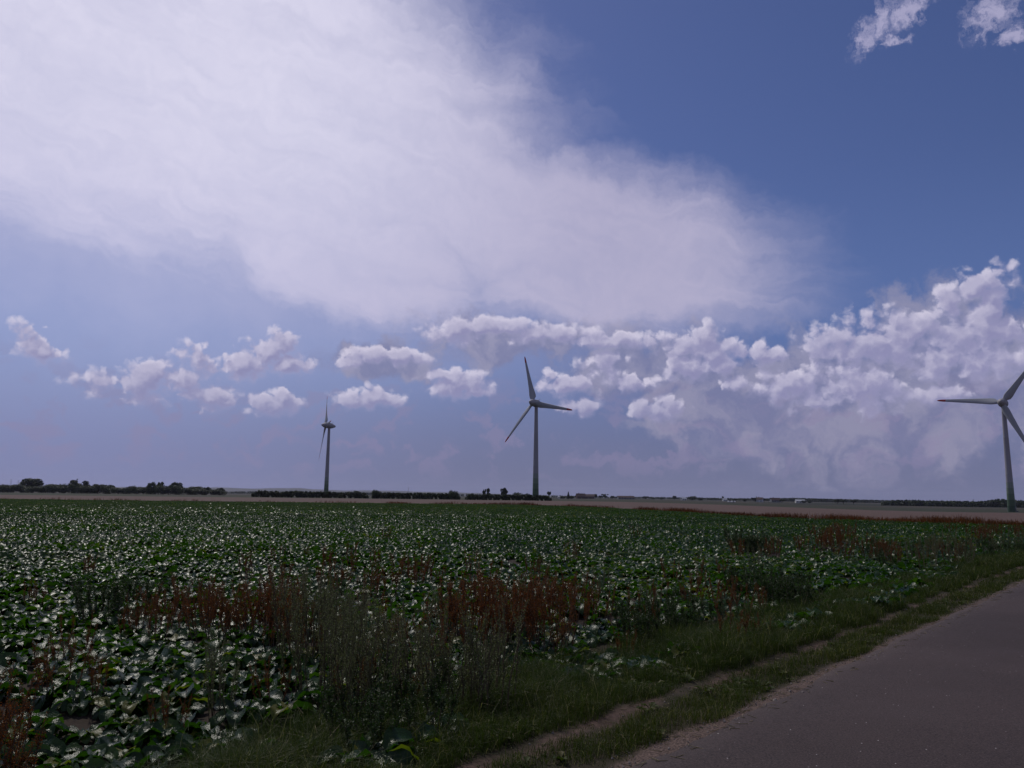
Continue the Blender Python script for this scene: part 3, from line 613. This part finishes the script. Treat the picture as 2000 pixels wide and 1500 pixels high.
def turbine(px, dist, yaw, phis, label, zoff=0.):
    x_ = (px-1000)/F*dist*1.0; d = pdir(px, 970); x_ = d[0]/d[1]*dist; y_ = dist; z_ = float(hgt(x_, y_))+zoff
    e = bpy.data.objects.new('wind_turbine', None); e.empty_display_size = 5; e.location = (x_, y_, z_); link(e); tag(e, label, 'wind turbine', 'wind turbines')
    obj('tower', ME_TOWER, e); dr = obj('door', ME_DOOR, e); dr.rotation_euler = (0, 0, math.radians(35))
    Yw = Matrix.Rotation(-math.radians(yaw), 4, 'Z'); T = Matrix.Translation((0, 0, HUBZ)); Tl = Matrix.Rotation(math.radians(-5), 4, 'X')
    n_ = obj('nacelle', ME_NAC, e); n_.matrix_local = T @ Yw @ Tl
    w_ = obj('wind_vane', ME_ANE, n_)
    h_ = obj('hub', ME_HUB, e); h_.matrix_local = T @ Yw @ Tl @ Matrix.Rotation(math.radians(phis[0]), 4, 'Y')
    for ph in phis:
        b_ = obj('blade', ME_BLADE, e); b_.matrix_local = T @ Yw @ Tl @ Matrix.Translation((0, HY, 0)) @ Matrix.Rotation(math.radians(ph), 4, 'Y')
        obj('red_tip', ME_TIP, b_)
turbine(636.5, 714, 69, (-32, 88, 208), 'dark wind turbine seen side on above the left hedge, blades edge to the viewer')
turbine(1046, 522, 43, (-18, 102, 222), 'whole three bladed wind turbine behind the middle hedge with one blade nearly upright')
turbine(1974, 462, 43, (-84, 36, 156), 'nearest wind turbine at the right edge, one red tipped blade level to the left')
# ---------------------------------------------------------------- trees, bushes, hedges
def leaves(centres, radii, n_, size, r_, flat=1.):
    k = r_.choice(len(centres), n_, p=radii**2/np.sum(radii**2)); d_ = r_.normal(size=(n_, 3)); d_ /= np.linalg.norm(d_, axis=1, keepdims=True)
    q = r_.uniform(.35, 1.08, n_)**.55; p_ = centres[k]+d_*(radii[k]*q)[:, None]*np.array([1, 1, flat])
    a_ = d_+r_.normal(0, .8, (n_, 3)); e1 = np.cross(a_, r_.normal(size=(n_, 3))); e1 /= np.linalg.norm(e1, axis=1, keepdims=True); e2 = np.cross(a_, e1); e2 /= np.linalg.norm(e2, axis=1, keepdims=True)
    s_ = (size*r_.uniform(.5, 1.2, n_))[:, None]
    v = np.stack([p_-e1*s_*.5, p_-e2*s_*.35, p_+e1*s_*.5, p_+e2*s_*.35], 1).reshape(-1, 3)
    tc = r_.uniform(.1, .9, len(centres)); return v, np.arange(4*n_).reshape(-1, 4), np.repeat(np.clip(tc[k]+r_.normal(0, .12, n_), 0, 1), 4)
def tree_meshes(kind, seed):
    "unit tree: 10 m tall"
    r_ = np.random.default_rng(seed); TA = Acc()
    if kind == 'conifer':
        zc = np.linspace(1.2, 9.6, 22); C_ = []; R_c = []
        for z_ in zc:
            w_ = (10-z_)*.24+.12
            for _ in range(3): a = r_.uniform(0, 6.28); C_.append((math.cos(a)*w_*.55, math.sin(a)*w_*.55, z_)); R_c.append(w_*.6)
        v, f = tube([(0, 0, -.3), (0, 0, 5), (0, 0, 9.6)], [.28, .16, .03], 7); TA.add(v, f); C_ = np.array(C_); R_c = np.array(R_c); n_ = 2200
    elif kind == 'bush':
        k = 9; a = r_.uniform(0, 6.28, k); q = np.sqrt(r_.random(k))*3.6; C_ = np.stack([np.cos(a)*q, np.sin(a)*q, r_.uniform(3., 6.6, k)], 1); R_c = r_.uniform(2.4, 3.6, k); n_ = 3000
        v, f = tube([(0, 0, -.3), (.1, 0, 2), (.3, .2, 5)], [.3, .25, .1], 6); TA.add(v, f)
    else:
        k = 13; a = r_.uniform(0, 6.28, k); wide = {'round': 2.5, 'tall': 1.7, 'open': 3.0}[kind]; q = np.sqrt(r_.random(k))*wide
        z_ = r_.uniform(*{'round': (4.6, 8.2), 'tall': (3.2, 8.6), 'open': (5., 8.6)}[kind], k); C_ = np.stack([np.cos(a)*q, np.sin(a)*q, z_], 1); R_c = r_.uniform(1.0, 1.8, k)*(1 if kind != 'open' else .85); n_ = 2600
        v, f = tube([(0, 0, -.4), (.05, 0, 2.2), (.1, .05, 4.5), (.1, .1, 6.5)], [.36, .28, .2, .08], 8); TA.add(v, f)
        for c_ in C_[:8]:
            z0 = r_.uniform(1.8, 4.); p0 = np.array((.06, .02, z0)); v, f = tube([p0, p0*.5+c_*.5+[0, 0, .3], c_], [.14, .09, .03], 5); TA.add(v, f)
    v, f, t = leaves(C_, R_c, n_, .75, r_)
    return TA.mesh('trunk', BARK), mesh_np('crown', v, f, CROWN, t, False), float(np.ptp(v[:, 0])), float(v[:, 2].max())
PT = {k: [tree_meshes(k, 50+i*11+len(k)) for i in range(3)] for k in ('round', 'tall', 'open', 'bush', 'conifer')}
def tree(kind, px, top, wpx, dist, label, group=None, zb=0.):
    d = pdir(px, top); x_ = d[0]/d[1]*dist; zt = EYE+d[2]/d[1]*dist; z_ = float(hgt(x_, dist))+zb; h = max(zt-z_, 1.5)
    tr_, cr_, w_, hm = PT[kind][rng.integers(3)]
    e = bpy.data.objects.new({'bush': 'bush', 'conifer': 'conifer_tree'}.get(kind, 'broadleaf_tree'), None); e.location = (x_, dist, z_-.05*h); e.rotation_euler = (0, 0, rng.uniform(0, 6.28))
    sx = wpx/F*dist/w_*1.05; e.scale = (sx, sx, h/hm*1.05); link(e); tag(e, label, 'bush' if kind == 'bush' else 'tree', group)
    obj('trunk', tr_, e); obj('crown', cr_, e)
GL = 'trees of the left treeline'
for k, px, top, w, lb in (('round', 65, 933, 27, 'tallest dark tree of the left treeline, broad rounded crown near the left edge'),
    ('round', 105, 945, 24, 'low rounded tree between the tallest left tree and the pair of taller crowns'),
    ('tall', 147, 937, 22, 'left tree of the taller pair in the left treeline, under a thin mast'),
    ('tall', 171, 938.5, 15, 'right narrower tree of the taller pair in the left treeline'),
    ('round', 192, 945, 20, 'paler rounded tree just right of the taller pair'), ('round', 209, 946.5, 20, 'last pale tree before the dip in the left treeline'),
    ('tall', 296, 940.5, 12, 'slim tree rising from the bushes left of the two round crowns'), ('open', 311, 940.5, 16, 'round topped tree next to the slim tree over the bushes'),
    ('round', 346, 941, 17, 'lone round crowned tree standing out of the thin end of the left treeline'), ('tall', 404, 950.5, 11, 'small pointed tree near the right end of the left treeline'),
    ('round', 432, 952, 12, 'dark round tree that ends the left treeline on its right'), ('round', 383, 949.5, 24, 'wide low tree between the lone round tree and the small pointed one')):
    tree(k, px, top, w*1.25, 640+rng.uniform(-15, 15), lb, GL)
for i, px in enumerate(np.arange(-20, 432, 12.5)):
    top = np.interp(px, [-20, 30, 120, 220, 240, 270, 330, 420], [945.5, 947.5, 947, 948, 951.5, 948, 948, 954])+rng.uniform(-3.2, 2.)
    tree('bush', px+rng.uniform(-3, 3), top, rng.uniform(20, 30), 622+rng.uniform(-12, 12), 'dark bush filling the foot of the left treeline', 'bushes of the left treeline')
def hedge(px0, px1, top, dist, h_wob, label):
    d0, d1 = pdir(px0, 970), pdir(px1, 970); x0, x1 = d0[0]/d0[1]*dist, d1[0]/d1[1]*dist; L = x1-x0; xm = (x0+x1)/2; z_ = float(hgt(xm, dist)); zt = EYE+pdir((px0+px1)/2, top)[2]/pdir((px0+px1)/2, top)[1]*dist-z_
    k = int(L/1.1); r_ = np.random.default_rng(int(px0)); cx = np.linspace(-L/2, L/2, k); C_ = []; Rc = []
    for x_ in cx:
        hh_ = zt*(1+h_wob*float(vnoise(x_, 3., 5., int(px0)))+.5*h_wob*float(vnoise(x_, 3., 1.7, int(px0)+1))); ed = min(1, .45+(L/2-abs(x_))/3.)
        for q in (.25, .55, .8): C_.append((x_+r_.normal(0, .4), r_.normal(0, .9), hh_*q*ed)); Rc.append(zt*.27*r_.uniform(.85, 1.15))
    v, f, t = leaves(np.array(C_), np.array(Rc), int(L*330), .6, r_)
    e = bpy.data.objects.new('hedge', None); e.location = (xm, dist, z_); link(e); tag(e, label, 'hedge', 'field hedges')
    obj('foliage', mesh_np('foliage', v, f, HEDGE, t, False), e)
    sa = Acc()
    for x_ in cx[::2]:
        v, f = tube([(x_, 0, -.2), (x_+r_.normal(0, .2), r_.normal(0, .3), zt*.6)], [.06, .03], 5); sa.add(v, f)
    obj('stems', sa.mesh('stems', BARK), e)
hedge(496, 717, 960.8, 400, .12, 'long low hedge at the stubble edge under the left turbine')
hedge(731, 893, 963.2, 398, .08, 'trimmed hedge between the left and middle turbines, ending in a round bush')
hedge(911, 1074, 966.5, 392, .12, 'dark hedge at the foot of the middle turbine')
for k, px, top, w, ds, lb in (('bush', 565, 958.3, 18, 402, 'bump of a bush in the left half of the long low hedge'), ('bush', 585, 957, 20, 403, 'taller bush in the middle of the long low hedge'),
    ('bush', 699, 957.5, 16, 400, 'round bush closing the right end of the long low hedge'), ('bush', 737, 956, 22, 399, 'tall bush at the left end of the trimmed hedge'),
    ('bush', 886.5, 956.6, 23, 396, 'big round bush closing the right end of the trimmed hedge'), ('bush', 921, 962.5, 14, 396, 'small bush at the left end of the hedge by the middle turbine')):
    tree(k, px, top, w, ds, lb)
for k, px, top, w, ds, lb in (('open', 945, 955, 9, 560, 'small open tree, left of a close pair behind the hedge'), ('tall', 954, 953, 9, 565, 'small leafy tree, right of a close pair behind the hedge'),
    ('round', 985, 952, 14, 560, 'round tree standing alone behind the hedge left of the middle turbine'), ('bush', 1012, 961, 20, 640, 'wide dark thicket left of the middle tower foot'), ('bush', 1030, 963, 16, 640, 'lower thicket touching the middle tower foot'),
    ('round', 1072, 959.5, 9, 900, 'small ball shaped tree right of the middle tower'), ('conifer', 1110, 959.5, 8, 900, 'pointed dark conifer among the farm roofs'),
    ('bush', 1098, 968.5, 12, 900, 'low bush at the foot of the pointed conifer'), ('bush', 1116, 968.5, 10, 900, 'dark bush right of the pointed conifer'),
    ('round', 1163, 964.5, 8, 1200, 'left tree of the three beside the farm'), ('round', 1172, 967.5, 8, 1210, 'lowest middle tree of the three beside the farm'), ('open', 1182, 964.5, 13, 1200, 'biggest right tree of the three beside the farm'),
    ('round', 1196, 968.2, 8, 1200, 'small tree just right of the three by the farm'), ('round', 1230, 968, 9, 1200, 'dark tree rising over the long low barn'),
    ('round', 1261, 969, 13, 1500, 'pale hazy tree left of centre in the far row'), ('bush', 1275, 971, 10, 1500, 'low hazy bush in the far row'), ('bush', 1291, 971, 10, 1500, 'second low hazy bush of the far row'),
    ('round', 1317, 968, 9, 1200, 'dark little tree left of the white roofed shed'), ('bush', 1350, 968.5, 20, 1300, 'wide hazy clump right of the white roofed shed'), ('bush', 1367, 971, 12, 1300, 'lower hazy clump trailing off to the right'),
    ('tall', 1412, 969, 4, 1300, 'thin lone tree poking above the distant wood'), ('bush', 1435, 973, 10, 1100, 'small far bush left of the pointed tree'), ('bush', 1455, 973, 8, 1100, 'dark far bush nearest the pointed tree'),
    ('round', 1473, 971.5, 10, 1100, 'round tree joined to the pointed one in the right distance'), ('conifer', 1477, 968.5, 5, 1098, 'dark pointed tree in the right distance'), ('round', 1491, 973, 12, 1100, 'round dark tree right of the pointed one'),
    ('round', 1527, 975, 12, 1050, 'dull tree in front of the distant wood, first after the pale house'), ('bush', 1570, 977, 10, 1050, 'left of two small bushes before the distant wood'), ('bush', 1582, 977, 9, 1050, 'right of two small bushes before the distant wood'),
    ('round', 1635, 974, 11, 950, 'left dark tree of a pair before the distant wood'), ('round', 1647, 975, 11, 950, 'right dark tree of a pair before the distant wood'), ('round', 1667, 976, 12, 950, 'dark tree standing right of the pair before the wood')):
    tree(k, px, top, w, ds, lb)
def woodland(px0, px1, tops, dist, depth, n_, size, label):
    d0, d1 = pdir(px0, 970), pdir(px1, 970); r_ = np.random.default_rng(int(px0)+3); C_ = []; Rc = []
    for i in range(n_):
        px = r_.uniform(px0, px1); ds = dist+r_.uniform(0, depth); d = pdir(px, np.interp(px, *tops)); x_ = d[0]/d[1]*ds; z_ = float(hgt(x_, ds)); h = (EYE+d[2]/d[1]*dist-z_)*r_.uniform(.82, 1.03)
        for q in (.3, .72): C_.append((x_, ds, z_+h*q)); Rc.append(h*.42)
    v, f, t = leaves(np.array(C_), np.array(Rc), n_*size, h*.34, r_)
    obj('woodland', mesh_np('woodland', v, f, CROWN, t, False), kind='stuff', label=label, cat='woodland')
woodland(1722, 2080, ([1722, 1760, 1850, 1920, 1950, 2000, 2080], [979, 977.5, 979.5, 980, 976, 979, 979]), 880, 60, 420, 70, 'dark wood on the right horizon behind the nearest turbine')
woodland(1380, 1760, ([1380, 1480, 1550, 1760], [972.5, 974, 973, 978]), 1900, 120, 700, 40, 'hazy distant wood along the right horizon')
woodland(428, 1130, ([428, 500, 760, 1000, 1130], [960, 959.5, 962.5, 966, 968.5]), 2300, 150, 900, 30, 'thin hazy line of trees along the middle horizon')
woodland(1120, 1400, ([1120, 1300, 1400], [968.6, 970.8, 972.6]), 2300, 150, 420, 30, 'faint far tree line behind the farm buildings')
# ---------------------------------------------------------------- farms on the horizon
WALLW = plain('white_render', (.55, .55, .53), .8, .2, .1, .3); WALLB = plain('red_brick', (.10, .06, .05), .85, .2, .3, .5); WALLG = plain('grey_cladding', (.18, .185, .19), .6, .3, .15, .3)
ROOFR = plain('brown_roof_tile', (.07, .045, .04), .8, .2, .25, .6); ROOFG = plain('pale_sheet_roof', (.42, .43, .44), .45, .4, .1, .3)
m, n, b = new_mat('window_glass'); pset(b, col=(.03, .035, .04), rough=.12, spec=.6); GLASS = m
def house(name, px, dist, w, dpt, he, hr, wall, roof, rot, label, cat):
    d = pdir(px, 970); x_ = d[0]/d[1]*dist; z_ = float(hgt(x_, dist)); e = bpy.data.objects.new(name, None); e.location = (x_, dist, z_-.1); e.rotation_euler = (0, 0, math.radians(rot)); link(e); tag(e, label, cat)
    sa = Acc(); v, f = box(-w/2, w/2, -dpt/2, dpt/2, 0, he); sa.add(v, f)
    for sx in (-1, 1): sa.add([(sx*w/2, -dpt/2, he), (sx*w/2, dpt/2, he), (sx*w/2, .03, he+hr), (sx*w/2, -.03, he+hr)], [(0, 1, 2, 3)])
    obj('wall', sa.mesh('wall', wall, False), e)
    sa = Acc(); ov = .4
    for sy in (-1, 1):
        a_ = np.array([(-w/2-ov, sy*(dpt/2+ov), he-.25), (w/2+ov, sy*(dpt/2+ov), he-.25), (w/2+ov, 0, he+hr), (-w/2-ov, 0, he+hr)]); v = np.concatenate([a_+[0, 0, .06], a_+[0, 0, .26]])
        sa.add(v, [(0, 1, 2, 3), (4, 5, 6, 7), (0, 1, 5, 4), (1, 2, 6, 5), (2, 3, 7, 6), (3, 0, 4, 7)])
    rf = obj('roof', sa.mesh('roof', roof, False), e)
    if cat == 'house': v, f = box(-w*.2-.4, -w*.2+.4, .2, 1., he+hr*.6, he+hr+1.1); obj('chimney', mesh_np('chimney', v, f, WALLB, None, False), rf)
    k = max(2, int(w/3.5))
    for i in range(k):
        xc = -w/2+w*(i+.5)/k
        if i == k//2: v, f = box(xc-.55, xc+.55, -dpt/2-.06, -dpt/2+.04, 0, 2.1); obj('door', mesh_np('door', v, f, DOOR, None, False), e)
        else: v, f = box(xc-.6, xc+.6, -dpt/2-.05, -dpt/2+.04, 1.0, 2.3); obj('window', mesh_np('window', v, f, GLASS, None, False), e)
house('farmhouse', 1134, 1150, 13, 9, 3.2, 4.2, WALLB, ROOFR, 12, 'brown roofed farmhouse right of the pointed conifer', 'house')
house('barn', 1147, 1180, 22, 11, 3.4, 3.2, WALLB, ROOFR, -8, 'long dark barn beside the brown roofed farmhouse', 'barn')
house('barn', 1222, 1150, 24, 11, 2.6, 2.2, WALLG, ROOFR, 4, 'very long low barn under the dark tree', 'barn')
house('shed', 1335, 1150, 7, 5, 2.4, 1.6, WALLW, ROOFG, 20, 'small bright shed with a pale roof left of the hazy clump', 'shed')
house('cottage', 1094, 1000, 5, 4, 1.6, 1.0, WALLW, ROOFG, -15, 'tiny white cottage left of the pointed conifer', 'house')
house('cottage', 1415, 1150, 6, 5, 2.2, 1.8, WALLW, ROOFG, 10, 'white gabled cottage below the thin lone tree', 'house')
house('farmhouse', 1484, 1080, 8, 7, 3.4, 2.8, WALLW, ROOFR, -30, 'cream house between the pointed tree and the round dark tree', 'house')
house('farmhouse', 1514, 1120, 14, 8, 3.0, 3.2, WALLG, ROOFR, 5, 'grey wide house right of the round dark tree', 'house')
house('shed', 1562, 1060, 12, 7, 2.6, 1.8, WALLW, ROOFG, -5, 'light long shed in front of the distant wood', 'shed')
house('greenhouse', 1428, 760, 7, 3, .7, .5, WALLW, ROOFG, 0, 'low white glasshouse in the field right of the lone tree', 'greenhouse')
# masts
def mast(px, top, dist, arms, label):
    d = pdir(px, top); x_ = d[0]/d[1]*dist; z_ = float(hgt(x_, dist)); h = EYE+d[2]/d[1]*dist-z_
    e = bpy.data.objects.new('radio_mast', None); e.location = (x_, dist, z_); link(e); tag(e, label, 'mast')
    w = .9 if not arms else 1.1; sa = Acc(); C4 = [(-1, -1), (1, -1), (1, 1), (-1, 1)]
    for cx_, cy_ in C4: v, f = tube([(cx_*w, cy_*w, -.5), (cx_*w*.2, cy_*w*.2, h)], [.16, .09], 5); sa.add(v, f)
    kk = 8
    for i in range(kk):
        z0, z1 = h*i/kk, h*(i+1)/kk; s0, s1 = w*(1-.8*i/kk), w*(1-.8*(i+1)/kk)
        for j in range(4):
            a0, a1 = C4[j], C4[(j+1) % 4]; v, f = tube([(a0[0]*s0, a0[1]*s0, z0), (a1[0]*s1, a1[1]*s1, z1)], .05, 4); sa.add(v, f)
    obj('lattice', sa.mesh('lattice', STEEL), e)
    for q, l_ in arms: v, f = tube([(-l_, 0, h*q), (l_, 0, h*q)], .16, 5); obj('crossarm', mesh_np('crossarm', v, f, STEEL), e)
mast(798, 950.5, 1500, [], 'thin plain mast above the trimmed hedge')
mast(151, 935, 700, [(.97, 1.2)], 'short mast with one crossarm poking over the taller pair of trees')
mast(22, 936, 1900, [(.95, 3.), (.8, 4.5)], 'faint power pylon at the far left, the first from the edge')
mast(36, 938, 2000, [(.95, 3.), (.8, 4.5)], 'faint power pylon second from the left edge')
mast(1901, 975, 1500, [(.96, 2.5)], 'tiny mast with a crossarm above the dark wood')
# ---------------------------------------------------------------- haze
if HAZE:
    v, f = box(-11500, 11500, -1200, 11500, -9, 135)
    m = bpy.data.materials.new('haze'); m.use_nodes = True; n = m.node_tree; n.nodes.clear()
    pv = n.nodes.new('ShaderNodeVolumePrincipled'); pv.inputs['Color'].default_value = (.74, .76, .98, 1); pv.inputs['Density'].default_value = HAZE; pv.inputs['Anisotropy'].default_value = .2
    ou = n.nodes.new('ShaderNodeOutputMaterial'); n.links.new(pv.outputs[0], ou.inputs['Volume'])
    obj('haze', mesh_np('haze', v, f, m, None, False), kind='stuff', label='thin blue haze over the plain', cat='haze')
SC.cycles.volume_bounces = 0
